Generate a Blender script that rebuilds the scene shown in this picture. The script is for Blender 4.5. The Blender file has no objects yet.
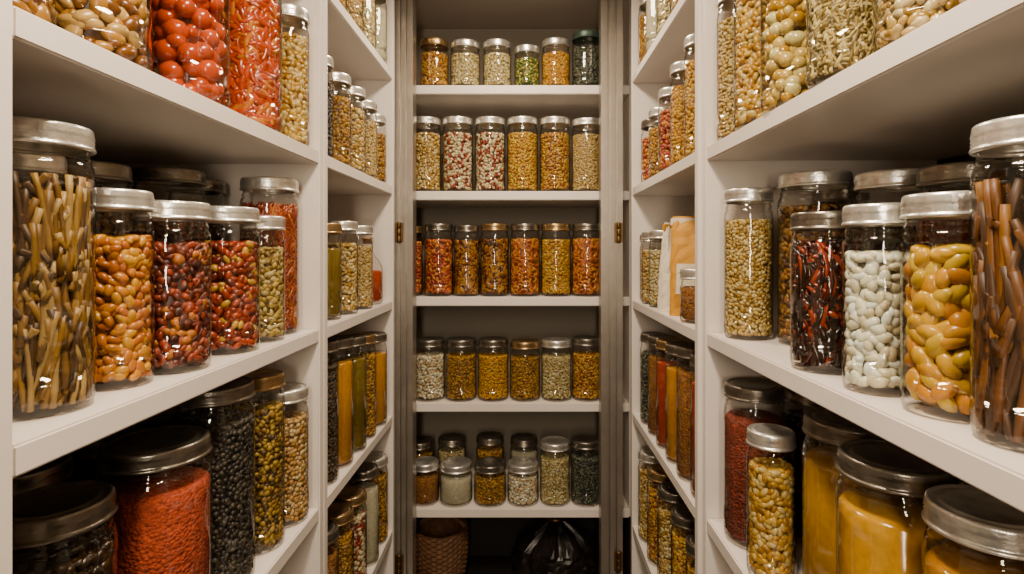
import bpy, bmesh, math, random
import numpy as np
from mathutils import Vector
random.seed(7)
C = bpy.context.scene.collection

# ---------------------------------------------------------------- helpers
def lin(hx):
    hx = hx.lstrip('#')
    o = []
    for i in (0, 2, 4):
        c = int(hx[i:i+2], 16)/255
        o.append(c/12.92 if c <= 0.04045 else ((c+0.055)/1.055)**2.4)
    return tuple(o)+(1.0,)

def new_mat(name):
    m = bpy.data.materials.new(name); m.use_nodes = True
    nt = m.node_tree; nt.nodes.clear()
    out = nt.nodes.new('ShaderNodeOutputMaterial')
    return m, nt, out

def N(nt, t, **kw):
    n = nt.nodes.new(t)
    for k, v in kw.items(): setattr(n, k, v)
    return n

def principled(name, col, rough=.5, metal=0, noise=0.0, nscale=20, bump=0.0, bscale=60, coat=0, spec=.5, sss=0):
    m, nt, out = new_mat(name)
    p = N(nt, 'ShaderNodeBsdfPrincipled')
    p.inputs['Roughness'].default_value = rough
    p.inputs['Metallic'].default_value = metal
    p.inputs['Coat Weight'].default_value = coat
    p.inputs['Specular IOR Level'].default_value = spec
    tc = N(nt, 'ShaderNodeTexCoord')
    if noise > 0:
        nz = N(nt, 'ShaderNodeTexNoise'); nz.inputs['Scale'].default_value = nscale; nz.inputs['Detail'].default_value = 5
        nt.links.new(tc.outputs['Object'], nz.inputs['Vector'])
        r = N(nt, 'ShaderNodeValToRGB')
        r.color_ramp.elements[0].position = .3; r.color_ramp.elements[1].position = .7
        r.color_ramp.elements[0].color = tuple(c*(1-noise) for c in col[:3])+(1,)
        r.color_ramp.elements[1].color = tuple(min(1, c*(1+noise*.4)) for c in col[:3])+(1,)
        nt.links.new(nz.outputs['Fac'], r.inputs['Fac']); nt.links.new(r.outputs['Color'], p.inputs['Base Color'])
    else:
        p.inputs['Base Color'].default_value = col
    if bump > 0:
        b = N(nt, 'ShaderNodeBump'); b.inputs['Strength'].default_value = bump; b.inputs['Distance'].default_value = .002
        n2 = N(nt, 'ShaderNodeTexNoise'); n2.inputs['Scale'].default_value = bscale; n2.inputs['Detail'].default_value = 4
        nt.links.new(tc.outputs['Object'], n2.inputs['Vector'])
        nt.links.new(n2.outputs['Fac'], b.inputs['Height']); nt.links.new(b.outputs['Normal'], p.inputs['Normal'])
    nt.links.new(p.outputs[0], out.inputs[0])
    return m

def glass_mat():
    # thin-walled clear glass: Schlick reflection over a lightly tinted transparent layer
    m, nt, out = new_mat('jar_glass')
    lw = N(nt, 'ShaderNodeLayerWeight'); lw.inputs['Blend'].default_value = .5
    ramp = N(nt, 'ShaderNodeValToRGB')
    ramp.color_ramp.elements[0].position = .50; ramp.color_ramp.elements[0].color = (.985, .975, .955, 1)
    ramp.color_ramp.elements[1].position = 1.0; ramp.color_ramp.elements[1].color = (.14, .12, .09, 1)
    nt.links.new(lw.outputs['Facing'], ramp.inputs['Fac'])
    tr = N(nt, 'ShaderNodeBsdfTransparent'); nt.links.new(ramp.outputs['Color'], tr.inputs['Color'])
    gl = N(nt, 'ShaderNodeBsdfGlossy'); gl.inputs['Roughness'].default_value = .025
    gl.inputs['Color'].default_value = (1, .98, .95, 1)
    tc = N(nt, 'ShaderNodeTexCoord'); nz = N(nt, 'ShaderNodeTexNoise'); nz.inputs['Scale'].default_value = 34
    nz.inputs['Detail'].default_value = 1
    nt.links.new(tc.outputs['Object'], nz.inputs['Vector'])
    b = N(nt, 'ShaderNodeBump'); b.inputs['Strength'].default_value = .45; b.inputs['Distance'].default_value = .003
    nt.links.new(nz.outputs['Fac'], b.inputs['Height']); nt.links.new(b.outputs['Normal'], gl.inputs['Normal'])
    pw = N(nt, 'ShaderNodeMath', operation='POWER'); pw.inputs[1].default_value = 4.5
    nt.links.new(lw.outputs['Facing'], pw.inputs[0])
    ma = N(nt, 'ShaderNodeMath', operation='MULTIPLY_ADD'); ma.inputs[1].default_value = .85; ma.inputs[2].default_value = .05
    nt.links.new(pw.outputs[0], ma.inputs[0])
    mx = N(nt, 'ShaderNodeMixShader')
    nt.links.new(ma.outputs[0], mx.inputs[0]); nt.links.new(tr.outputs[0], mx.inputs[1]); nt.links.new(gl.outputs[0], mx.inputs[2])
    nt.links.new(mx.outputs[0], out.inputs[0])
    return m

GLASS = glass_mat()
WHITE = principled('painted_white_wood', lin('D6CCC2'), .36, noise=.05, nscale=6, bump=.05, bscale=90)
BACKP = principled('shaded_brown_back_board', lin('2C2118'), .6, noise=.15, nscale=5)  # brown deepened so the shade behind the jars is in the colour
DARKB = principled('board_with_painted_shade', lin('1E1712'), .6, noise=.3, nscale=9)  # near-black colour paints in the dark of the base compartment
WALLM = principled('painted_wall', lin('8C8274'), .7, noise=.06, nscale=4, bump=.1, bscale=120)
CEILM = principled('ceiling_paint', lin('AFA598'), .8, noise=.04, nscale=4)
FRONTM = principled('brown_wall_paint', lin('3C3025'), .8, noise=.08, nscale=4)
FLOORM = principled('dark_wood_floor', lin('2E2118'), .5, noise=.4, nscale=9)
ALU = principled('brushed_aluminium', lin('A39A8F'), .33, metal=.85, noise=.1, nscale=30)
BRASS = principled('aged_brass', lin('6E5534'), .4, metal=.9, noise=.25, nscale=50)
LIDM = {
 'silver': principled('silver_lid_metal', lin('F6F1E8'), .30, metal=.88, noise=.3, nscale=60, bump=.3, bscale=150),
 'dark': principled('dark_pewter_lid_metal', lin('8E867A'), .28, metal=.92, noise=.35, nscale=60, bump=.25, bscale=150),
 'bronze': principled('bronze_lid_metal', lin('BC9C6A'), .28, metal=.92, noise=.3, nscale=60, bump=.25, bscale=150),
 'green': principled('green_lid_metal', lin('4E5F56'), .4, metal=.6, noise=.2, nscale=60),
}
CORK = principled('cork', lin('9A7348'), .8, noise=.3, nscale=90, bump=.4, bscale=200)

def mesh_obj(name, me, mat=None, parent=None, loc=(0, 0, 0), smooth=True):
    ob = bpy.data.objects.new(name, me); C.objects.link(ob)
    if mat is not None and not me.materials: me.materials.append(mat)
    if parent: ob.parent = parent
    ob.location = loc
    return ob

def box_mesh(name, x0, x1, y0, y1, z0, z1, bev=.002, mat=None):
    bm = bmesh.new(); bmesh.ops.create_cube(bm, size=1)
    for v in bm.verts:
        v.co = Vector(((x0+x1)/2+v.co.x*(x1-x0), (y0+y1)/2+v.co.y*(y1-y0), (z0+z1)/2+v.co.z*(z1-z0)))
    if bev: bmesh.ops.bevel(bm, geom=bm.edges[:], offset=bev, segments=2, affect='EDGES')
    me = bpy.data.meshes.new(name); bm.to_mesh(me); bm.free()
    if mat: me.materials.append(mat)
    return me

def box(name, x0, x1, y0, y1, z0, z1, mat, parent=None, bev=.002, origin=None):
    ob = mesh_obj(name, box_mesh(name, x0, x1, y0, y1, z0, z1, bev, mat))
    if parent:
        ob.parent = parent; ob.location = -Vector(parent.location)
    return ob

def lathe(name, prof, seg=40, rib=None):
    """prof: list (r,z). r==0 makes a pole. rib: (zmin,zmax,amp,count)"""
    vs, fs, rings = [], [], []
    for r, z in prof:
        if r <= 1e-6:
            rings.append([len(vs)]); vs.append((0, 0, z))
        else:
            ring = []
            for i in range(seg):
                rr = r
                if rib and rib[0] <= z <= rib[1]: rr += rib[2]*(1 if i % 2 else -1)
                a = 2*math.pi*i/seg
                ring.append(len(vs)); vs.append((rr*math.cos(a), rr*math.sin(a), z))
            rings.append(ring)
    for A, B in zip(rings[:-1], rings[1:]):
        for i in range(seg):
            j = (i+1) % seg
            if len(A) == 1 and len(B) == 1: continue
            if len(A) == 1: fs.append((A[0], B[j], B[i]))
            elif len(B) == 1: fs.append((A[i], A[j], B[0]))
            else: fs.append((A[i], A[j], B[j], B[i]))
    me = bpy.data.meshes.new(name); me.from_pydata(vs, [], fs)
    me.polygons.foreach_set('use_smooth', [True]*len(me.polygons)); me.update()
    return me

# ---------------------------------------------------------------- filling pieces
def tmpl_from_bm(fn):
    bm = bmesh.new(); fn(bm); bmesh.ops.triangulate(bm, faces=bm.faces[:])
    bm.verts.ensure_lookup_table()
    v = np.array([list(x.co) for x in bm.verts]); f = np.array([[x.index for x in q.verts] for q in bm.faces])
    bm.free(); return v, f
ICO1 = tmpl_from_bm(lambda b: bmesh.ops.create_icosphere(b, subdivisions=1, radius=1))
ICO2 = tmpl_from_bm(lambda b: bmesh.ops.create_icosphere(b, subdivisions=2, radius=1))

def tube_template(nx, ns, radf, bend):
    vs, fs = [], []
    for i in range(nx+1):
        t = i/nx; x = -1+2*t; r = radf(t)
        for k in range(ns):
            a = 2*math.pi*k/ns
            vs.append((x, bend*(x*x)+r*math.cos(a), r*math.sin(a)))
    for i in range(nx):
        for k in range(ns):
            a, b = i*ns+k, i*ns+(k+1) % ns
            c, d = a+ns, b+ns
            fs += [(a, b, d), (a, d, c)]
    for base in (0, nx*ns):
        ce = len(vs); vs.append((-1 if base == 0 else 1, bend, 0))
        for k in range(ns):
            a, b = base+k, base+(k+1) % ns
            fs.append((ce, b, a) if base == 0 else (ce, a, b))
    return np.array(vs, float), np.array(fs)
STICK = tube_template(6, 7, lambda t: .070+.008*math.sin(14*t), .05)
SHORT = tube_template(4, 7, lambda t: .105+.02*math.sin(9*t), .07)
QUILL = tube_template(6, 7, lambda t: .058+.006*math.sin(17*t), .02)
CHILI = tube_template(8, 8, lambda t: .05+.27*(math.sin(math.pi*min(1, t*.9+.08))**.7), .30)
FIL = tube_template(7, 6, lambda t: .03+.10*(math.sin(math.pi*min(1, t*.9+.08))**.7), .35)
LONG = tube_template(9, 7, lambda t: .03+.13*(math.sin(math.pi*min(1, t*.9+.08))**.6), .25)
def torus_t(n1=12, n2=6, R=.75, r=.25):
    vs, fs = [], []
    for i in range(n1):
        for k in range(n2):
            a, b = 2*math.pi*i/n1, 2*math.pi*k/n2
            vs.append(((R+r*math.cos(b))*math.cos(a), (R+r*math.cos(b))*math.sin(a), r*math.sin(b)))
    for i in range(n1):
        for k in range(n2):
            a, b = i*n2+k, i*n2+(k+1) % n2
            c, d = ((i+1) % n1)*n2+k, ((i+1) % n1)*n2+(k+1) % n2
            fs += [(a, c, d), (a, d, b)]
    return np.array(vs, float), np.array(fs)
RING = torus_t()

# kind: (template, (lx,ly,lz), spacing_t, spacing_z, tilt, orientation, roughness, core brightness (painted gap shade))
KINDS = {
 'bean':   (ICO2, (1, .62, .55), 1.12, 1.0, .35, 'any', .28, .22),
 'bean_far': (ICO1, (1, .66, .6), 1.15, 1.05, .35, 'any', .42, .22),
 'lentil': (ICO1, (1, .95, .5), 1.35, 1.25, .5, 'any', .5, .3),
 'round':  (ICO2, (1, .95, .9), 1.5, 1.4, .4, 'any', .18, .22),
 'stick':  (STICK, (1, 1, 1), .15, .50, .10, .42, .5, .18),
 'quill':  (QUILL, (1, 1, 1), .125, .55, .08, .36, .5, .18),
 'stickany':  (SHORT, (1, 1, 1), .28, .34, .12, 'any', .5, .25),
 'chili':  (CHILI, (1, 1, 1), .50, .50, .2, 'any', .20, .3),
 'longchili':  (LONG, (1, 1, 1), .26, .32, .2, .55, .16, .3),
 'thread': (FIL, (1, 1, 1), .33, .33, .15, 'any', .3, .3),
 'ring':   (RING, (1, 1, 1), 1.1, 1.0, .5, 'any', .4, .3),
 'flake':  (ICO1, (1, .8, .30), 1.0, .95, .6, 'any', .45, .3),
}
def build_filling(name, kind, s, R, z0, z1, seed):
    rng = np.random.default_rng(seed)
    allv, allf, tint = [], [], []
    off = 0
    thick = 0
    if kind in KINDS:
        (tv, tf), dims, st, sz, tilt, ori = KINDS[kind][:6]
        longk = kind in ('stick', 'quill')
        t = s*dims[2]*(np.abs(tv[:, 2]).max())
        thick = t*(3.0 if longk else 1.5)
        nc = max(6, int(2*math.pi*R/(s*st))); nr = max(2, int((z1-z0)/(s*sz)))
        ang, zz, rad = [], [], []
        for i in range(nr):
            for j in range(nc):
                ang.append(2*math.pi*(j+.5*(i % 2)+rng.uniform(-.4, .4))/nc)
                zz.append(z0+s*.35+(z1-z0-s*(.7 if longk else .4))*(i+.5+rng.uniform(-.45, .45))/nr)
                rad.append(R-t*(1+abs(rng.normal(0, .45))))
        P = len(ang); ang = np.array(ang); zz = np.array(zz); rad = np.array(rad)
        er = np.stack([np.cos(ang), np.sin(ang), 0*ang], 1); et = np.stack([-np.sin(ang), np.cos(ang), 0*ang], 1)
        ez = np.tile([0, 0, 1.], (P, 1))
        phi = rng.uniform(0, 2*math.pi, P) if ori == 'any' else rng.normal(math.pi/2, ori, P)
        u = et*np.cos(phi)[:, None]+ez*np.sin(phi)[:, None]
        u = u+er*rng.normal(0, tilt, P)[:, None]*.6; u /= np.linalg.norm(u, axis=1)[:, None]
        w0 = er+et*rng.normal(0, tilt, P)[:, None]+ez*rng.normal(0, tilt, P)[:, None]
        v = np.cross(w0, u); v /= np.linalg.norm(v, axis=1)[:, None]
        w = np.cross(u, v)
        cen = er*rad[:, None]; cen[:, 2] = zz
        T = 0 if longk else min(int(1.3*math.pi*R*R/(s*s*st*sz))+3, 220)
        rr = np.sqrt(rng.uniform(0, 1, T))*max(.001, (R-s*.7)); aa = rng.uniform(0, 2*math.pi, T)
        cen2 = np.stack([rr*np.cos(aa), rr*np.sin(aa), z1-t*.3+rng.uniform(-.3, .5, T)*t], 1)
        er2 = np.stack([np.cos(aa), np.sin(aa), 0*aa], 1)
        ph = rng.uniform(0, 2*math.pi, T)
        u2 = np.stack([np.cos(ph), np.sin(ph), rng.normal(0, .25, T)], 1); u2 /= np.linalg.norm(u2, axis=1)[:, None]
        w2 = np.stack([rng.normal(0, .3, T), rng.normal(0, .3, T), np.ones(T)], 1)
        v2 = np.cross(w2, u2); v2 /= np.linalg.norm(v2, axis=1)[:, None]; w2 = np.cross(u2, v2)
        cen = np.concatenate([cen, cen2]); u = np.concatenate([u, u2]); v = np.concatenate([v, v2]); w = np.concatenate([w, w2])
        er = np.concatenate([er, er2])
        P = len(cen)
        sc = s*rng.uniform(.82, 1.12, P)
        tt = tv*np.array(dims)
        V = cen[:, None, :]+sc[:, None, None]*(tt[None, :, 0:1]*u[:, None, :]+tt[None, :, 1:2]*v[:, None, :]+tt[None, :, 2:3]*w[:, None, :])
        # slide each piece inwards until it lies inside the glass, and keep it between base and fill line
        ex = np.clip(np.hypot(V[:, :, 0], V[:, :, 1]).max(axis=1)-R, 0, R*.35)
        V = V-er[:, None, :]*ex[:, None, None]*.9
        if longk:
            lo = np.clip(z0-V[:, :, 2].min(axis=1), 0, None); V[:, :, 2] += lo[:, None]
            hi = np.clip(V[:, :, 2].max(axis=1)-(z1+s*.15), 0, None); V[:, :, 2] -= hi[:, None]
        V = V.reshape(-1, 3)
        F = (tf[None]+(np.arange(P)*len(tv))[:, None, None]).reshape(-1, 3)
        rv = np.hypot(V[:, 0], V[:, 1]); k = np.where(rv > R, R/np.maximum(rv, 1e-6), 1); V[:, 0] *= k; V[:, 1] *= k
        V[:, 2] = np.clip(V[:, 2], z0, z1+s*.6)
        tn = np.repeat(rng.uniform(.06, 1, P), len(tv))
        allv.append(V); allf.append(F); tint.append(tn); off = len(V)
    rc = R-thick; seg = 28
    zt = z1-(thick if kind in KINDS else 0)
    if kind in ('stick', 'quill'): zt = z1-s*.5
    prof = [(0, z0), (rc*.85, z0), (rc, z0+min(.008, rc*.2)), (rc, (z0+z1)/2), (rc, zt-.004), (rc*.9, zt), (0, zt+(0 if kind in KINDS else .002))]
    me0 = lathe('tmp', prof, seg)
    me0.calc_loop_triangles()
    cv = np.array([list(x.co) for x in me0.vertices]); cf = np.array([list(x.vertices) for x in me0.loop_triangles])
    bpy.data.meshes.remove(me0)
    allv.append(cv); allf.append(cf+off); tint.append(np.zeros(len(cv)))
    V = np.concatenate(allv).astype(np.float32); F = np.concatenate(allf).astype(np.int32); TN = np.concatenate(tint).astype(np.float32)
    me = bpy.data.meshes.new(name)
    me.vertices.add(len(V)); me.vertices.foreach_set('co', V.ravel())
    me.loops.add(len(F)*3); me.loops.foreach_set('vertex_index', F.ravel())
    me.polygons.add(len(F)); me.polygons.foreach_set('loop_start', np.arange(len(F), dtype=np.int32)*3)
    me.polygons.foreach_set('loop_total', np.full(len(F), 3, dtype=np.int32))
    me.update(calc_edges=True)
    at = me.attributes.new('tint', 'FLOAT', 'POINT'); at.data.foreach_set('value', TN)
    me.polygons.foreach_set('use_smooth', np.ones(len(F), dtype=bool))
    me.update()
    return me

SAT = 1.45
def filling_mat(name, cols, rough, kind):
    m, nt, out = new_mat(name)
    p = N(nt, 'ShaderNodeBsdfPrincipled'); p.inputs['Roughness'].default_value = rough
    L = []
    for c in cols:
        r_, g_, b_, _ = lin(c)
        l = .3*r_+.55*g_+.15*b_
        q0 = [max(0.0008, l+(q-l)*SAT) for q in (r_, g_, b_)]
        mx_ = max(q0); sat = (mx_-min(q0))/mx_
        gain = .66-.26*sat*min(1, mx_)          # vivid hues are kept deep, pale ones stay light
        r2, g2, b2 = [q*gain for q in q0]
        redness = max(0, min(1, (r2-g2*2.0)/max(r2, .01)))
        r2 *= 1-.25*redness
        g2 = max(g2*1.07, r2*.11); b2 = min(b2, g2)*(1-.75*redness)
        L.append((min(1, r2), min(1, g2), min(1, b2), 1))
    tc = N(nt, 'ShaderNodeTexCoord')
    if kind in ('powder', 'grit'):
        vo = N(nt, 'ShaderNodeTexVoronoi'); vo.inputs['Scale'].default_value = 260 if kind == 'grit' else 600
        nt.links.new(tc.outputs['Object'], vo.inputs['Vector'])
        sep = N(nt, 'ShaderNodeSeparateColor'); nt.links.new(vo.outputs['Color'], sep.inputs[0]); fac = sep.outputs[0]
        b = N(nt, 'ShaderNodeBump'); b.inputs['Strength'].default_value = 1.0; b.inputs['Distance'].default_value = .003; b.invert = True
        nt.links.new(vo.outputs['Distance'], b.inputs['Height']); nt.links.new(b.outputs['Normal'], p.inputs['Normal'])
    elif kind == 'liquid':
        nz = N(nt, 'ShaderNodeTexNoise'); nz.inputs['Scale'].default_value = 14; nt.links.new(tc.outputs['Object'], nz.inputs['Vector']); fac = nz.outputs['Fac']
    else:
        a = N(nt, 'ShaderNodeAttribute'); a.attribute_name = 'tint'; fac = a.outputs['Fac']
    r = N(nt, 'ShaderNodeValToRGB'); cr = r.color_ramp
    if kind in KINDS:
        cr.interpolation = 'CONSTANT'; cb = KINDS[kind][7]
        cr.elements[0].position = 0; cr.elements[0].color = tuple(c*cb for c in L[0][:3])+(1,)  # core colour darkened to paint the shadow between pieces
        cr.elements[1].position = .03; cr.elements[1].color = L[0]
        for i in range(1, len(L)):
            e = cr.elements.new(.05+.95*i/len(L)); e.color = L[i]
    else:
        cr.elements[0].color = L[0]; cr.elements[1].color = L[-1]
        for i in range(1, len(L)-1):
            e = cr.elements.new(i/(len(L)-1)); e.color = L[i]
        cr.elements[0].position = .15 if kind == 'liquid' else 0
    nt.links.new(fac, r.inputs['Fac'])
    nz = N(nt, 'ShaderNodeTexNoise'); nz.inputs['Scale'].default_value = 120
    nt.links.new(tc.outputs['Object'], nz.inputs['Vector'])
    mr = N(nt, 'ShaderNodeMapRange'); mr.inputs['To Min'].default_value = .65; mr.inputs['To Max'].default_value = 1.3
    nt.links.new(nz.outputs['Fac'], mr.inputs['Value'])
    mix = N(nt, 'ShaderNodeVectorMath', operation='MULTIPLY')
    nt.links.new(r.outputs['Color'], mix.inputs[0]); nt.links.new(mr.outputs['Result'], mix.inputs[1])
    nt.links.new(mix.outputs[0], p.inputs['Base Color'])
    nt.links.new(p.outputs[0], out.inputs[0])
    return m

# name: (kind, half size, colours, description)
CONT = {
 'twists': ('stick', .040, ['7E5C38', '9C7A4E', 'BC9E74', '4E3620', '866440'], 'long brown dried pasta sticks'),
 'darksticks': ('quill', .056, ['6C4426', '845634', '472C1A', 'A0704A', '5C3A22'], 'long dark brown cinnamon sticks'),
 'orangebeans': ('bean', .0080, ['F49C10', 'FCAC1C', 'E48A08', 'FCBE38'], 'glossy orange beans'),
 'chiliflakes': ('flake', .0085, ['7A1A0A', 'C0380C', '4A0E06', 'E89434', '6A1A0A', 'A6300C'], 'dark red chilli flakes'),
 'redmix': ('bean', .0080, ['A8360A', 'C84C0E', '742408', 'E0B474', 'BA440A', '982C08'], 'red beans and pale seeds'),
 'mixed': ('flake', .008, ['AC9464', 'D0B47A', '7E643A', 'E0CCA0'], 'pale mixed grain flakes'),
 'redsauce': ('thread', .017, ['BC540A', 'E07614', '923A08', 'F49A2C', 'A6440A'], 'red-orange shredded dried peppers'),
 'redspice': ('grit', 0, ['F04C04', 'CC3602', 'FC7408', 'A42A02'], 'bright red ground spice'),
 'blackbeans': ('lentil', .005, ['2A2622', '38322C', '1C1814', '4A4238'], 'small black beans'),
 'darkbeans': ('bean', .009, ['3A2618', '4A3220', '281A10'], 'dark brown beans'),
 'greenseed': ('lentil', .0055, ['8A6C3A', 'A8884E', '644C26', 'C0A066', '46361A'], 'brown and green lentils'),
 'oats': ('lentil', .0052, ['D0A67C', 'E4C298', 'B88E62', 'F0D6B0'], 'pale rolled oats'),
 'grain': ('lentil', .0040, ['D0B07C', 'E4C898', 'AA8854', 'F0DCB0'], 'pale barley grain'),
 'tomato': ('round', .0138, ['F43404', 'FC4808', 'E42402', 'FC6C18', 'EC3004'], 'glossy red cherry tomatoes'),
 'redpep': ('chili', .017, ['F04804', 'FC7414', 'C83002', 'FC9C28', 'E43C04'], 'bright red dried peppers'),
 'walnut': ('bean', .0115, ['A07044', 'C09060', '784C24', 'DCB888'], 'shelled nuts'),
 'whitebeans': ('bean', .0085, ['FFFAEC', 'F8F0DC', 'FFFFFA', 'ECE0C8'], 'white kidney beans'),
 'yellowchunk': ('bean', .0130, ['FFC000', 'FFCC00', 'FFB400', 'FFD610'], 'large golden yellow beans'),
 'blackchili': ('longchili', .030, ['2A120C', '4A1A0C', '1C0E0A', 'A8340C', '24120A'], 'very dark dried chillies'),
 'brownseed': ('lentil', .0060, ['5A3820', '8A5A30', 'AA7C48', '3A2616', 'C09664'], 'brown mixed seeds'),
 'darkred': ('grit', 0, ['80240A', '9C340C', '5E1806', 'B25018'], 'dark red ground spice'),
 'nuts': ('bean', .0075, ['D8AA6A', 'E8C484', 'B88A4C', 'F0D6A4'], 'shelled peanuts'),
 'juice': ('liquid', 0, ['E4A808', 'F4BC10', 'FCCC20'], 'golden yellow preserve'),
 'beige': ('bean', .0072, ['DDC298', 'C8A874', 'EEDAB4', '9E7E50'], 'speckled beige beans'),
 'snail': ('round', .010, ['E4C890', 'D0AC70', 'F0E0B0', 'B48C50'], 'pale round nuts'),
 'sticks': ('stickany', .018, ['BCA87C', '9A845A', 'DCCA9C', '7A6844'], 'short pale pasta sticks'),
 'f_nut': ('bean_far', .0065, ['D09448', 'E4B064', '9E662C', 'F0C884'], 'golden brown nuts'),
 'f_pale': ('lentil', .0050, ['DCCAA6', 'EADDBE', 'BCA67A'], 'pale seeds'),
 'f_green': ('lentil', .0060, ['66743C', '94945A', 'C4B47C', '424C26'], 'green split peas and seeds'),
 'f_yellow': ('lentil', .0050, ['F8BC20', 'FFD030', 'E8A814'], 'yellow lentils'),
 'f_dark': ('lentil', .0055, ['3A4038', '54564A', '282A26', '68665A'], 'dark green seeds'),
 'f_beige': ('bean_far', .0065, ['D4B07A', 'E6CA9A', 'B08850', 'F0DEB8'], 'beige nuts'),
 'f_cran': ('bean_far', .0078, ['B83C14', 'EAD8BC', 'DCC8A4', 'F0E4CE', 'E4D4B6', 'A2340E', 'EADABE'], 'white nuts and red berries'),
 'f_oats': ('bean_far', .0060, ['ECB24C', 'F8C668', 'CC9434', 'FCDA8C'], 'golden cereal'),
 'f_grain': ('lentil', .0042, ['D4B88C', 'C4A470', 'E6CEA6'], 'fine pale grain'),
 'f_orange': ('bean_far', .0080, ['DC6A0C', 'F49214', 'A44C08', 'FCAA38'], 'orange dried fruit'),
 'f_dk': ('chili', .011, ['5A3014', '9A5E22', '321E0E', 'BC8234', 'D8A864'], 'dark brown dried mushrooms'),
 'f_rings': ('ring', .011, ['FC9C10', 'FFB428', 'E48006'], 'orange pasta rings'),
 'f_tan': ('lentil', .0052, ['B88C50', 'D4A864', '8A6234'], 'tan lentils'),
 'f_white': ('bean_far', .0072, ['F4EAD8', 'E6D2B8', 'D0B090', 'FCF6EA'], 'white beans'),
 'f_whitep': ('powder', 0, ['F4EAD8', 'E4D8BC', 'FCF6E8'], 'white flour'),
 'f_brownp': ('grit', 0, ['8A5626', 'AA7232', '683E18', 'C8944C'], 'ground brown spice'),
 'f_oil': ('liquid', 0, ['C88C0C', 'DCA018', 'E8B030'], 'amber oil preserve'),
 'f_olive': ('liquid', 0, ['5A4C1C', '746228', '887634'], 'olive coloured preserve'),
 'f_red': ('liquid', 0, ['B02808', 'C4380C', 'D85018'], 'red sauce'),
 'f_black': ('lentil', .0055, ['3A2E22', '4E3E2E', '241C16'], 'black seeds'),
}
CMAT, CMESH, BODY, LIDS = {}, {}, {}, {}
def get_mat(c):
    if c not in CMAT:
        k, s, cols, d = CONT[c]
        rough = KINDS[k][6] if k in KINDS else (.12 if k == 'liquid' else .8)
        CMAT[c] = filling_mat('filling_'+c, cols, rough, k)
    return CMAT[c]
NK = .90
LH = .021
def body_mesh(r, h, style):
    key = (round(r, 3), round(h, 3), style)
    if key in BODY: return BODY[key]
    lh = LH
    if style == 'bottle':
        p = [(0, .004), (r*.8, 0), (r*.97, .003), (r, .012), (r, h*.5), (r*.97, h*.56), (r*.8, h*.64), (r*.5, h*.72), (r*.36, h*.78), (r*.34, h*.92), (r*.40, h*.925), (r*.40, h*.955), (r*.34, h*.96)]
    else:
        rn = r*NK
        sh = min(.036, h*.2)
        zs = h-lh-sh
        p = [(0, .005), (r*.6, .004), (r*.84, .0005), (r*.90, 0), (r*.96, .003), (r*.995, .010), (r*1.0, .020), (r*.985, .024), (r*.985, .028)]
        n = 6
        for i in range(n+1): p.append((r*.985, .028+(zs-.034-.0)*(i/n)+0))
        p += [(r*1.0, zs-.002), (r*1.0, zs)]
        for i in range(1, 8):
            t = i/8*math.pi/2
            p.append((rn+(r-rn)*math.cos(t)**.8, zs+(sh-.012)*math.sin(t)))
        z = zs+sh-.012
        p += [(rn, z+.001), (rn*1.03, z+.003), (rn*1.03, z+.005), (rn*.99, z+.007), (rn*.98, z+.010), (rn*1.01, z+.012), (rn*.97, z+.014), (rn*.97, h-.004)]
    me = lathe('jar_body', p, 44); me.materials.append(GLASS)
    BODY[key] = me; return me

def lid_mesh(r, h, style, lid):
    key = (round(r, 3), round(h, 3), style, lid)
    if key in LIDS: return LIDS[key]
    if style == 'bottle':
        a = r*.31
        p = [(0, h*.9), (a*.9, h*.9), (a, h*.97), (a*1.25, h*.972), (a*1.25, h-.003), (a*1.15, h), (0, h)]
        me = lathe('stopper', p, 24); me.materials.append(CORK)
    else:
        a = r*NK*1.045+.0008; lh = LH
        p = [(a*.96, h-lh), (a*1.02, h-lh), (a*1.045, h-lh+.0015), (a*1.02, h-lh+.0035), (a*.975, h-lh+.0043),
             (a*1.01, h-lh+.0058), (a*.98, h-lh+.0073), (a*1.01, h-lh+.0088), (a*.98, h-lh+.0103), (a*1.01, h-lh+.0118), (a*.99, h-.0062),
             (a*1.0, h-.0035), (a*.985, h-.0012), (a*.95, h), (a*.90, h), (a*.885, h-.0016), (a*.80, h-.0018), (a*.77, h-.0004), (a*.70, h-.0004), (a*.66, h-.0012), (0, h-.0008)]
        me = lathe('lid', p, 72, rib=(h-lh+.0040, h-.005, .0006)); me.materials.append(LIDM[lid])
    LIDS[key] = me; return me

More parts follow.
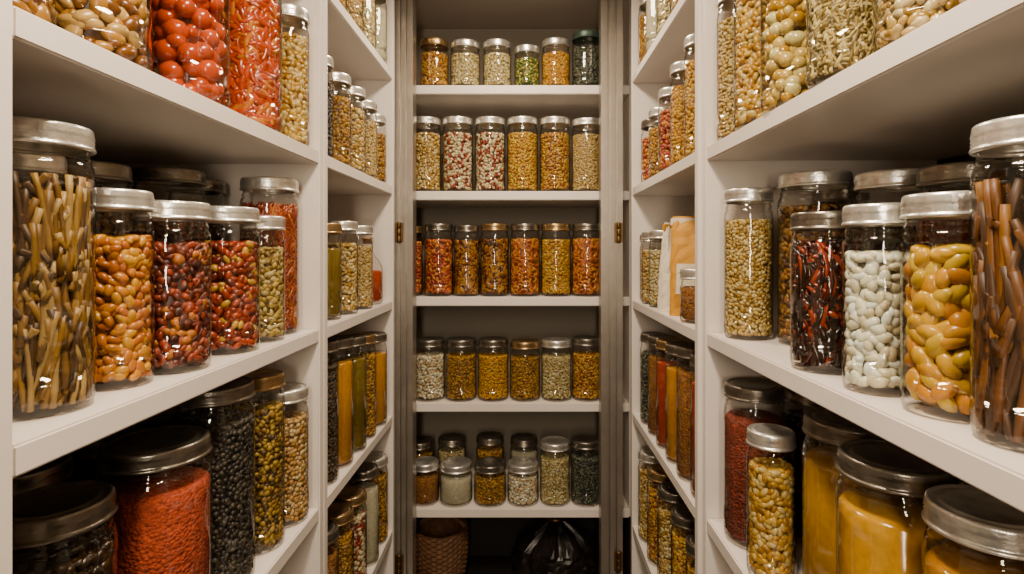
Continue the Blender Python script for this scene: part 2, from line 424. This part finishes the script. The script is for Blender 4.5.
LIDWORD = {'silver': 'silver', 'dark': 'pewter', 'bronze': 'bronze', 'green': 'dark green'}
def jar(x, y, z, r, h, cont, lid='silver', group='', style='jar', fill=None, where='white shelf'):
    kind, s, cols, desc = CONT[cont]
    nm = 'glass_bottle' if style == 'bottle' else 'glass_jar'
    e = bpy.data.objects.new(nm, None); C.objects.link(e)
    e.empty_display_size = .03; e.location = (x, y, z+.0005); e.rotation_euler = (0, 0, random.uniform(0, 6.28))
    capw = 'cork stopper' if style == 'bottle' else LIDWORD[lid]+' lid'
    size = 'tall' if h > .235 else ('squat' if h < .16 else 'clear')
    e['label'] = f"{size} glass {'bottle' if style=='bottle' else 'jar'} of {desc}, {capw}"
    e['category'] = 'bottle' if style == 'bottle' else 'jar'
    e['group'] = group
    mesh_obj('jar_body' if style != 'bottle' else 'bottle_body', body_mesh(r, h, style), None, e)
    mesh_obj('lid' if style != 'bottle' else 'stopper', lid_mesh(r, h, style, lid), None, e)
    R = r*.985-.0018
    ft = (h*.5 if style == 'bottle' else h-LH-min(.036, h*.2)+.006)
    if fill: ft = fill*h
    key = (cont, round(r, 3), round(ft, 2), round(h, 3), style)
    if key not in CMESH:
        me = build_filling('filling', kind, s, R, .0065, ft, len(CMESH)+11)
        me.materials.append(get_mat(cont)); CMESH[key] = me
    f = mesh_obj('filling', CMESH[key], None, e)
    f['label'] = desc
    return e

# ---------------------------------------------------------------- room
SP = .32
LV = {k: 1.308+k*SP for k in range(-3, 3)}
CEIL = 2.25
XL, XR, YB, YF = -.77, .72, 2.03, -1.1
def struct(o): o['kind'] = 'structure'; return o
struct(box('floor', XL-.1, XR+.1, YF-.1, YB+.1, -.05, 0, FLOORM, bev=0))
struct(box('ceiling', XL-.1, XR+.1, YF-.1, YB+.1, CEIL, CEIL+.05, CEILM, bev=0))
struct(box('wall_left', XL-.05, XL, YF, YB, 0, CEIL, WALLM, bev=0))
struct(box('wall_right', XR, XR+.05, YF, YB, 0, CEIL, WALLM, bev=0))
struct(box('wall_back', XL-.05, XR+.05, YB, YB+.05, 0, CEIL, WALLM, bev=0))
struct(box('wall_front', XL-.05, XR+.05, YF-.05, YF, 0, CEIL, FRONTM, bev=0))

T = .024
def unit(name_lab, x0, x1, y0, y1, open_dir):
    e = bpy.data.objects.new('shelving_unit', None); C.objects.link(e); e.location = ((x0+x1)/2, (y0+y1)/2, 0)
    e['label'] = name_lab; e['category'] = 'shelf'; e['group'] = 'white pantry shelving units'
    top = CEIL-.002
    if open_dir in ('x+', 'x-'):
        box('side_panel', x0, x1, y0, y0+.02, 0, top, WHITE, e)
        box('side_panel', x0, x1, y1-.02, y1, 0, top, WHITE, e)
        bx = (x0, x0+.008) if open_dir == 'x+' else (x1-.008, x1)
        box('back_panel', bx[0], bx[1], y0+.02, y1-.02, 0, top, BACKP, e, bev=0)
        sx = (x0+.008, x1-.001) if open_dir == 'x+' else (x0+.001, x1-.008)
        for k in LV: box('shelf', sx[0], sx[1], y0+.02, y1-.02, LV[k]-T, LV[k], WHITE, e)
    else:
        box('side_panel', x0, x0+.02, y0, y1, LV[-2]-T, top, WHITE, e)
        box('side_panel', x1-.02, x1, y0, y1, LV[-2]-T, top, WHITE, e)
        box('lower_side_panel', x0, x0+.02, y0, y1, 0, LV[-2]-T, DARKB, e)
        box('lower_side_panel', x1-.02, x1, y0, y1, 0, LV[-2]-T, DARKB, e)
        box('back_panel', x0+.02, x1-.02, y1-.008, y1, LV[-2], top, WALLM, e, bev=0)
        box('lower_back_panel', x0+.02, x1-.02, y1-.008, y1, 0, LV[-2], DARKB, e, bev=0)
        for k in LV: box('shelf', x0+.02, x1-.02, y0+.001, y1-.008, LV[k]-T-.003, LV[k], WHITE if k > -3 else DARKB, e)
    return e
EL, ER = -.369, .312
unit('white painted wooden pantry shelving packed with jars, beside the door', XL+.002, EL, .385, 1.026, 'x+')
unit('white wooden shelving with shelves of smaller jars beside aluminium frame', XL+.002, EL, 1.028, 1.585, 'x+')
unit('white painted wooden shelving holding beans and preserves in jars', ER, XR-.002, .15, .985, 'x-')
unit('white wooden shelving with crowded small jars beside aluminium frame', .305, XR-.002, .987, 1.615, 'x-')
unit('white shelving with six level shelves of jars at the end', -.43, .335, 1.69, YB-.002, 'y-')

def post(n, x0, x1, y0, y1, hx):
    d = box('door_%d' % n, x0, x1, y0+.012, y1, .0, CEIL-.002, ALU, bev=.001)
    d['kind'] = 'structure'
    w = x1-x0
    for a, b in ((0, .30), (.42, .62), (.74, 1.0)):
        s = box('door_stile', x0+w*a, x0+w*b, y0, y0+.0125, 0, CEIL-.002, ALU, bev=.0012); s.parent = d
    for z in (1.50, .55):
        g = lathe('hinge', [(0, -.03), (.005, -.03), (.006, -.028), (.006, -.011), (.005, -.010), (.006, -.009), (.006, .009), (.005, .010), (.006, .011), (.006, .028), (.005, .03), (0, .03)], 16)
        g.materials.append(BRASS)
        mesh_obj('hinge', g, None, d, (hx, y0-.006, z))
        pl = box('hinge_plate', hx-.012, hx+.012, y0-.003, y0, z-.028, z+.028, BRASS, bev=.0008); pl.parent = d
post(1, -.374, -.322, 1.605, 1.66, -.360)
post(2, .220, .283, 1.62, 1.67, .270)

# ---------------------------------------------------------------- jars : end wall
def xs(px): return (px-525)/322.
def row(level, y, items, group):
    for px, r, h, c, lid in items:
        jar(xs(px), y, LV[level], r, h, c, lid, group)
row(2, 1.745, [(434, .045, .150, 'f_nut', 'bronze'), (465, .047, .145, 'f_pale', 'silver'), (497, .045, .146, 'f_pale', 'silver'),
    (527, .040, .130, 'f_green', 'silver'), (556, .045, .150, 'f_yellow', 'silver'), (587, .047, .172, 'f_dark', 'green')], 'jars on the top end shelf')
row(1, 1.745, [(426, .0465, .229, 'f_beige', 'silver'), (457.5, .0480, .229, 'f_cran', 'silver'), (490, .0480, .229, 'f_cran', 'silver'),
    (522.5, .0490, .229, 'f_oats', 'silver'), (555, .0480, .229, 'f_nut', 'silver'), (587, .0475, .225, 'f_grain', 'silver')], 'jars on the second end shelf')
row(0, 1.745, [(409, .042, .215, 'f_orange', 'bronze'), (438.5, .045, .222, 'f_orange', 'dark'), (466.5, .041, .218, 'f_dk', 'dark'), (494.5, .045, .222, 'f_dk', 'bronze'),
    (525, .0475, .222, 'f_rings', 'dark'), (556, .0475, .222, 'f_oats', 'bronze'), (587, .0475, .222, 'f_rings', 'dark')], 'jars on the middle end shelf')
row(-1, 1.745, [(429.5, .0475, .186, 'f_white', 'dark'), (461, .0485, .186, 'f_tan', 'dark'), (493, .0485, .186, 'f_yellow', 'dark'),
    (525, .0480, .180, 'f_tan', 'bronze'), (556.5, .0475, .184, 'f_pale', 'silver'), (587, .0465, .190, 'f_nut', 'dark')], 'jars on the fourth end shelf')
row(-2, 1.745, [(425, .043, .125, 'f_brownp', 'silver'), (456, .050, .122, 'f_whitep', 'silver'), (490, .0505, .122, 'f_tan', 'dark'),
    (523, .049, .122, 'f_white', 'silver'), (555, .047, .188, 'f_pale', 'silver'), (586, .048, .195, 'f_dark', 'dark')], 'jars on the low end shelf')
for px, h, c in ((420, .15, 'f_tan'), (452, .16, 'f_pale'), (490, .165, 'f_nut'), (524, .16, 'f_whitep')):
    jar((px-525)*1.87/560, 1.865, LV[-2], .046, h, c, 'dark', 'jars on the low end shelf')

# ---------------------------------------------------------------- left near shelves
def side(level, items, group, far=False):
    for it in items:
        x, y, r, h, c, lid = it[:6]
        if far and r < .037:
            r *= 1.10; x += .005*(1 if x > 0 else -1)
        jar(x, y, LV[level], r, h, c, lid, group, it[6] if len(it) > 6 else 'jar')
side(0, [(-.433, .497, .042, .252, 'twists', 'silver'), (-.432, .590, .0355, .204, 'orangebeans', 'silver'),
    (-.420, .668, .041, .198, 'chiliflakes', 'silver'), (-.420, .789, .043, .201, 'redmix', 'silver'),
    (-.410, .880, .031, .194, 'mixed', 'silver'), (-.436, .957, .047, .262, 'redsauce', 'silver'),
    (-.545, .603, .042, .245, 'darkbeans', 'silver'), (-.545, .703, .044, .249, 'brownseed', 'dark'),
    (-.54, .850, .050, .262, 'chiliflakes', 'dark'), (-.56, .955, .045, .26, 'darkbeans', 'dark')], 'jars on the middle near shelf')
side(-1, [(-.452, .536, .051, .222, 'darkbeans', 'dark'), (-.440, .668, .059, .236, 'redspice', 'dark'),
    (-.432, .781, .051, .276, 'blackbeans', 'dark'), (-.417, .878, .038, .268, 'greenseed', 'bronze'),
    (-.412, .961, .039, .226, 'oats', 'silver'), (-.56, .62, .048, .225, 'brownseed', 'dark'),
    (-.56, .745, .048, .22, 'darkred', 'dark'), (-.55, .860, .048, .24, 'darkbeans', 'dark'), (-.54, .957, .045, .25, 'f_dark', 'dark')], 'jars on the lower near shelf')
side(1, [(-.425, .553, .048, .25, 'walnut', 'silver'), (-.420, .702, .045, .25, 'tomato', 'silver'),
    (-.422, .858, .047, .25, 'redpep', 'silver'), (-.405, .965, .032, .235, 'nuts', 'silver'), (-.43, .452, .040, .25, 'walnut', 'silver'),
    (-.54, .78, .045, .25, 'redmix', 'silver'), (-.54, .93, .045, .25, 'chiliflakes', 'silver')], 'jars on the upper near shelf')
g = 'small jars on narrow side shelving'
side(0, [(-.405, 1.15, .030, .196, 'f_olive', 'bronze'), (-.402, 1.25, .031, .205, 'f_beige', 'silver'), (-.400, 1.36, .032, .200, 'f_grain', 'silver'),
    (-.410, 1.475, .036, .175, 'f_red', 'silver', 'bottle'), (-.50, 1.12, .038, .21, 'f_black', 'dark'), (-.50, 1.25, .038, .21, 'f_tan', 'bronze'), (-.50, 1.38, .04, .2, 'f_dark', 'dark')], g, True)
side(1, [(-.405, 1.10, .030, .200, 'f_black', 'silver'), (-.402, 1.20, .031, .195, 'f_tan', 'silver'), (-.400, 1.30, .032, .195, 'f_beige', 'silver'),
    (-.400, 1.40, .032, .190, 'f_grain', 'silver'), (-.402, 1.50, .032, .18, 'f_tan', 'silver'), (-.50, 1.18, .038, .2, 'f_pale', 'silver'), (-.50, 1.33, .038, .2, 'f_black', 'dark')], g, True)
side(2, [(-.405, 1.16, .036, .20, 'f_oats', 'silver'), (-.402, 1.27, .036, .20, 'f_grain', 'silver'), (-.402, 1.38, .036, .19, 'f_pale', 'silver'), (-.402, 1.49, .036, .19, 'f_whitep', 'silver')], g, True)
side(-1, [(-.405, 1.12, .033, .280, 'f_black', 'dark'), (-.403, 1.21, .033, .272, 'f_oil', 'dark'), (-.401, 1.30, .034, .262, 'f_olive', 'dark'),
    (-.402, 1.39, .034, .252, 'f_tan', 'bronze'), (-.402, 1.49, .036, .240, 'f_oil', 'dark'), (-.5, 1.15, .04, .27, 'f_dark', 'dark'), (-.5, 1.3, .04, .27, 'f_brownp', 'dark')], g, True)
side(-2, [(-.41, 1.11, .04, .23, 'f_brownp', 'dark'), (-.405, 1.21, .036, .22, 'f_tan', 'bronze'), (-.405, 1.31, .036, .215, 'f_cran', 'bronze'),
    (-.405, 1.41, .037, .235, 'f_whitep', 'dark'), (-.405, 1.51, .036, .225, 'f_tan', 'silver'), (-.5, 1.35, .04, .25, 'f_dark', 'dark')], g, True)

# ---------------------------------------------------------------- right near
side(0, [(.362, .908, .038, .239, 'grain', 'silver'), (.437, .845, .052, .256, 'brownseed', 'silver'), (.358, .667, .039, .186, 'blackchili', 'dark'),
    (.358, .567, .033, .187, 'whitebeans', 'silver'), (.370, .487, .037, .190, 'yellowchunk', 'silver'), (.372, .410, .037, .236, 'darksticks', 'silver'),
    (.47, .715, .044, .240, 'darkbeans', 'silver'), (.475, .605, .044, .232, 'darkred', 'dark'), (.48, .49, .042, .24, 'brownseed', 'dark'), (.52, .918, .04, .24, 'darkbeans', 'dark')], 'jars on the middle near shelf')
side(-1, [(.366, .896, .046, .248, 'darkred', 'dark'), (.350, .797, .033, .206, 'nuts', 'silver'), (.408, .700, .056, .251, 'juice', 'dark'),
    (.374, .566, .053, .254, 'juice', 'dark'), (.385, .463, .047, .250, 'f_oil', 'silver'), (.50, .80, .048, .25, 'darkred', 'dark'), (.52, .655, .048, .24, 'juice', 'dark'),
    (.50, .53, .048, .24, 'brownseed', 'dark'), (.465, .905, .045, .24, 'darkbeans', 'dark')], 'jars on the lower near shelf')
side(1, [(.345, .917, .030, .245, 'grain', 'silver'), (.345, .825, .036, .245, 'nuts', 'silver'), (.348, .722, .042, .25, 'snail', 'silver'),
    (.352, .605, .044, .25, 'sticks', 'silver'), (.358, .500, .041, .25, 'beige', 'silver'), (.365, .40, .040, .25, 'snail', 'silver'),
    (.45, .86, .042, .25, 'brownseed', 'silver'), (.46, .66, .045, .25, 'walnut', 'silver')], 'jars on the upper near shelf')
side(1, [(.340, 1.09, .032, .235, 'f_oats', 'silver'), (.340, 1.19, .033, .215, 'f_yellow', 'silver'), (.338, 1.29, .033, .190, 'f_orange', 'silver'),
    (.337, 1.39, .032, .170, 'f_tan', 'silver'), (.340, 1.49, .033, .165, 'f_orange', 'dark'), (.43, 1.12, .038, .24, 'f_nut', 'silver'), (.43, 1.27, .038, .22, 'f_orange', 'dark')], g, True)
side(2, [(.340, 1.07, .034, .20, 'f_dark', 'silver'), (.340, 1.18, .035, .20, 'f_grain', 'silver'), (.340, 1.30, .036, .195, 'f_pale', 'silver'), (.340, 1.42, .036, .19, 'f_whitep', 'silver'), (.345, 1.54, .035, .19, 'f_tan', 'silver')], g, True)
side(0, [(.333, 1.10, .030, .105, 'f_brownp', 'silver'),
    (.340, 1.395, .034, .190, 'f_pale', 'silver'), (.340, 1.48, .034, .190, 'f_beige', 'silver'), (.345, 1.552, .029, .185, 'f_nut', 'silver'),
    (.45, 1.07, .04, .215, 'f_tan', 'bronze'), (.44, 1.40, .04, .2, 'f_olive', 'dark')], g, True)
side(-1, [(.342, 1.05, .033, .265, 'f_red', 'dark'), (.340, 1.14, .033, .265, 'f_brownp', 'dark'), (.340, 1.23, .033, .255, 'f_oil', 'dark'),
    (.340, 1.32, .033, .250, 'f_red', 'bronze'), (.340, 1.41, .033, .245, 'f_brownp', 'dark'), (.340, 1.50, .033, .238, 'f_dark', 'dark'),
    (.44, 1.10, .04, .26, 'f_black', 'dark'), (.44, 1.25, .04, .26, 'f_red', 'dark')], g, True)
side(-2, [(.345, 1.08, .036, .22, 'f_tan', 'dark'), (.345, 1.19, .036, .225, 'f_oats', 'dark'), (.342, 1.30, .036, .23, 'f_beige', 'dark'),
    (.342, 1.41, .036, .23, 'f_nut', 'bronze'), (.342, 1.52, .036, .235, 'f_beige', 'silver'), (.44, 1.3, .04, .25, 'f_black', 'dark')], g, True)

# ---------------------------------------------------------------- paper packet
def packet(x, y, z, w, d, h, rot, mat, label, clip):
    e = bpy.data.objects.new('paper_packet', None); C.objects.link(e); e.location = (x, y, z+.0005); e.rotation_euler = (0, 0, rot)
    e['label'] = label; e['category'] = 'packet'
    rng = random.Random(3)
    bm = bmesh.new(); nz, nseg = 14, 24; rings = []
    for i in range(nz+1):
        t = i/nz; ww = w*(1-.10*t); dd = d*(1-t**2.2)*(.98)+.003
        ring = []
        for k in range(nseg):
            a = 2*math.pi*k/nseg; ca, sa = math.cos(a), math.sin(a)
            px = math.copysign(abs(ca)**.45, ca)*ww/2; py = math.copysign(abs(sa)**.45, sa)*dd/2
            j = .0016*(1 if 0 < i < nz else 0)
            ring.append(bm.verts.new((px+rng.uniform(-j, j), py+rng.uniform(-j, j), h*t)))
        rings.append(ring)
    for A, B in zip(rings[:-1], rings[1:]):
        for k in range(nseg): bm.faces.new((A[k], A[(k+1) % nseg], B[(k+1) % nseg], B[k]))
    bm.faces.new(list(reversed(rings[0]))); bm.faces.new(rings[-1])
    me = bpy.data.meshes.new('bag'); bm.to_mesh(me); bm.free(); me.materials.append(mat)
    mesh_obj('bag', me, None, e)
    mesh_obj('clip', box_mesh('clip', -w*.48, w*.48, -.004, .004, h-.020, h-.004, .001, clip), None, e)
    pw = w*.30
    lb = bpy.data.meshes.new('label_panel')
    yy = -(d/2)*.98-.0012
    lb.from_pydata([(-pw, yy, h*.22), (pw, yy, h*.22), (pw*.95, yy+d*.08, h*.52), (-pw*.95, yy+d*.08, h*.52)], [], [(0, 1, 2, 3)])
    lb.materials.append(clip); mesh_obj('label_panel', lb, None, e)
PAP = principled('cream_paper', lin('DCCFB8'), .75, noise=.12, nscale=25, bump=.6, bscale=60)
PAPY = principled('yellow_paper', lin('BE8404'), .6, noise=.15, nscale=25, bump=.6, bscale=60)
packet(.358, 1.215, LV[0], .085, .05, .215, -.45, PAPY, 'yellow paper packet with cream clip and blank label', PAP)
packet(.350, 1.305, LV[0], .075, .05, .205, .5, PAP, 'cream paper packet folded shut with yellow clip', PAPY)

# ---------------------------------------------------------------- basket and bag under the end shelves
WICK = principled('woven_wicker', lin('6A4526'), .7, noise=.5, nscale=60)
def basket(x, y, z, r, h):
    e = bpy.data.objects.new('wicker_basket', None); C.objects.link(e); e.location = (x, y, z+.0005)
    e['label'] = 'small brown woven wicker basket under the lowest shelf'; e['category'] = 'basket'
    seg, n = 64, 26
    vs, fs = [], []
    for i in range(n*2+1):
        t = i/(n*2); zz = h*t
        for k in range(seg):
            a = 2*math.pi*k/seg
            wv = .0035*math.sin(a*16+math.pi*(i//2 % 2))*(1 if i % 2 else .25)
            rr = r*(.80+.24*math.sin(t*math.pi*.62))+wv
            vs.append((rr*math.cos(a), rr*math.sin(a), zz))
    for i in range(n*2):
        for k in range(seg):
            a, b = i*seg+k, i*seg+(k+1) % seg; fs.append((a, b, b+seg, a+seg))
    top = n*2*seg
    base = len(vs)
    for k in range(seg):
        a = 2*math.pi*k/seg; vs.append((r*.86*math.cos(a), r*.86*math.sin(a), h-.002))
    for k in range(seg): fs.append((top+k, top+(k+1) % seg, base+(k+1) % seg, base+k))
    b2 = len(vs)
    for k in range(seg):
        a = 2*math.pi*k/seg; vs.append((r*.74*math.cos(a), r*.74*math.sin(a), .008))
    for k in range(seg): fs.append((base+k, base+(k+1) % seg, b2+(k+1) % seg, b2+k))
    fs.append(tuple(b2+k for k in range(seg))); fs.append(tuple(reversed(range(seg))))
    m = bpy.data.meshes.new('basket_body'); m.from_pydata(vs, [], fs); m.materials.append(WICK); m.update()
    mesh_obj('basket_body', m, None, e)
    bm = bmesh.new(); mj, mn = 40, 8; R = r*.92
    rg = []
    for i in range(mj+1):
        a = math.pi*i/mj; c = Vector((R*math.cos(a), 0, h+R*.55*math.sin(a)-.012)); ring = []
        for k in range(mn):
            b = 2*math.pi*k/mn+i*.4; rr = .0055+.0018*math.cos(3*b)
            ring.append(bm.verts.new(c+Vector((math.cos(a)*math.cos(b)*rr, math.sin(b)*rr, math.sin(a)*math.cos(b)*rr))))
        rg.append(ring)
    for A, B in zip(rg[:-1], rg[1:]):
        for k in range(mn): bm.faces.new((A[k], A[(k+1) % mn], B[(k+1) % mn], B[k]))
    me = bpy.data.meshes.new('handle'); bm.to_mesh(me); bm.free(); me.materials.append(WICK)
    mesh_obj('handle', me, None, e)
basket(-.275, 1.83, LV[-3], .085, .20)
BLK = principled('black_plastic_film', lin('1C1612'), .34, noise=.4, nscale=20, bump=1.0, bscale=22)
def bag(x, y, z):
    e = bpy.data.objects.new('plastic_bag', None); C.objects.link(e); e.location = (x, y, z+.0005)
    e['label'] = 'crumpled black bag with gathered neck and gold tie'; e['category'] = 'bag'
    from mathutils import noise as mn
    prof = [(0, 0), (.07, 0)]+[(.105+.02*math.sin(math.pi*t/16), .006+.14*t/16) for t in range(0, 16)]+[(.092, .16), (.078, .175), (.06, .19), (.042, .203), (.028, .214), (.024, .222), (.030, .232), (.05, .245), (.068, .262)]
    me = lathe('bag_body', prof, 84); me.materials.append(BLK)
    for v in me.vertices:
        if v.co.z > .002:
            n1 = mn.noise(v.co*18); n2 = abs(mn.noise(v.co*34))
            d = n1*.020-n2*.016
            a = math.atan2(v.co.y, v.co.x); up = max(0, min(1, (v.co.z-.12)/.08)); k = 1+(.05+.16*up)*math.sin(11*a+2*math.sin(3*a))
            rl = math.hypot(v.co.x, v.co.y)
            if rl > .01: v.co.x += v.co.x/rl*d*min(1, rl/.06); v.co.y += v.co.y/rl*d*min(1, rl/.06)
            v.co.x *= 1.08*k; v.co.y *= .88*k
            if v.co.z > .235: v.co.z += .014*math.sin(5*a)
    me.polygons.foreach_set('use_smooth', [False]*len(me.polygons))
    mesh_obj('bag_body', me, None, e)
    t = lathe('tie', [(.026, .214), (.034, .216), (.034, .226), (.026, .228)], 24); t.materials.append(BRASS)
    mesh_obj('tie', t, None, e)
bag(.10, 1.85, LV[-3])

# ---------------------------------------------------------------- lights
def area(name, loc, rot, sx, sy, power, col):
    l = bpy.data.lights.new(name, 'AREA'); l.shape = 'RECTANGLE'; l.size = sx; l.size_y = sy; l.energy = power; l.color = col
    o = bpy.data.objects.new(name, l); C.objects.link(o); o.location = loc; o.rotation_euler = rot; return o
W = (1, .82, .61)
area('ceiling_light_near', (-.03, .30, 2.2), (0, 0, 0), .14, .3, 24, W)
area('end_fill_light', (-.03, 1.3, 2.2), (0, 0, 0), .14, .22, 10, W)  # added fill to brighten the end shelves, no fixture there
area('added_strip_light', (-.02, -.75, 1.66), (math.radians(86), 0, 0), .12, .7, 14, (1, .84, .64))  # added strip behind the camera, shaped for streak highlights on the glass
w = bpy.data.worlds.new('world'); bpy.context.scene.world = w; w.use_nodes = True
w.node_tree.nodes['Background'].inputs[0].default_value = (1, .85, .7, 1); w.node_tree.nodes['Background'].inputs[1].default_value = .2

# ---------------------------------------------------------------- camera
cam = bpy.data.cameras.new('camera'); co = bpy.data.objects.new('camera', cam); C.objects.link(co)
co.location = (0, 0, 1.45); co.rotation_euler = (math.radians(90), 0, 0)
cam.sensor_width = 36; cam.sensor_fit = 'HORIZONTAL'; cam.lens = 560/1024*36
cam.shift_x = -13/1024; cam.shift_y = -37/1024; cam.clip_start = .02
bpy.context.scene.camera = co
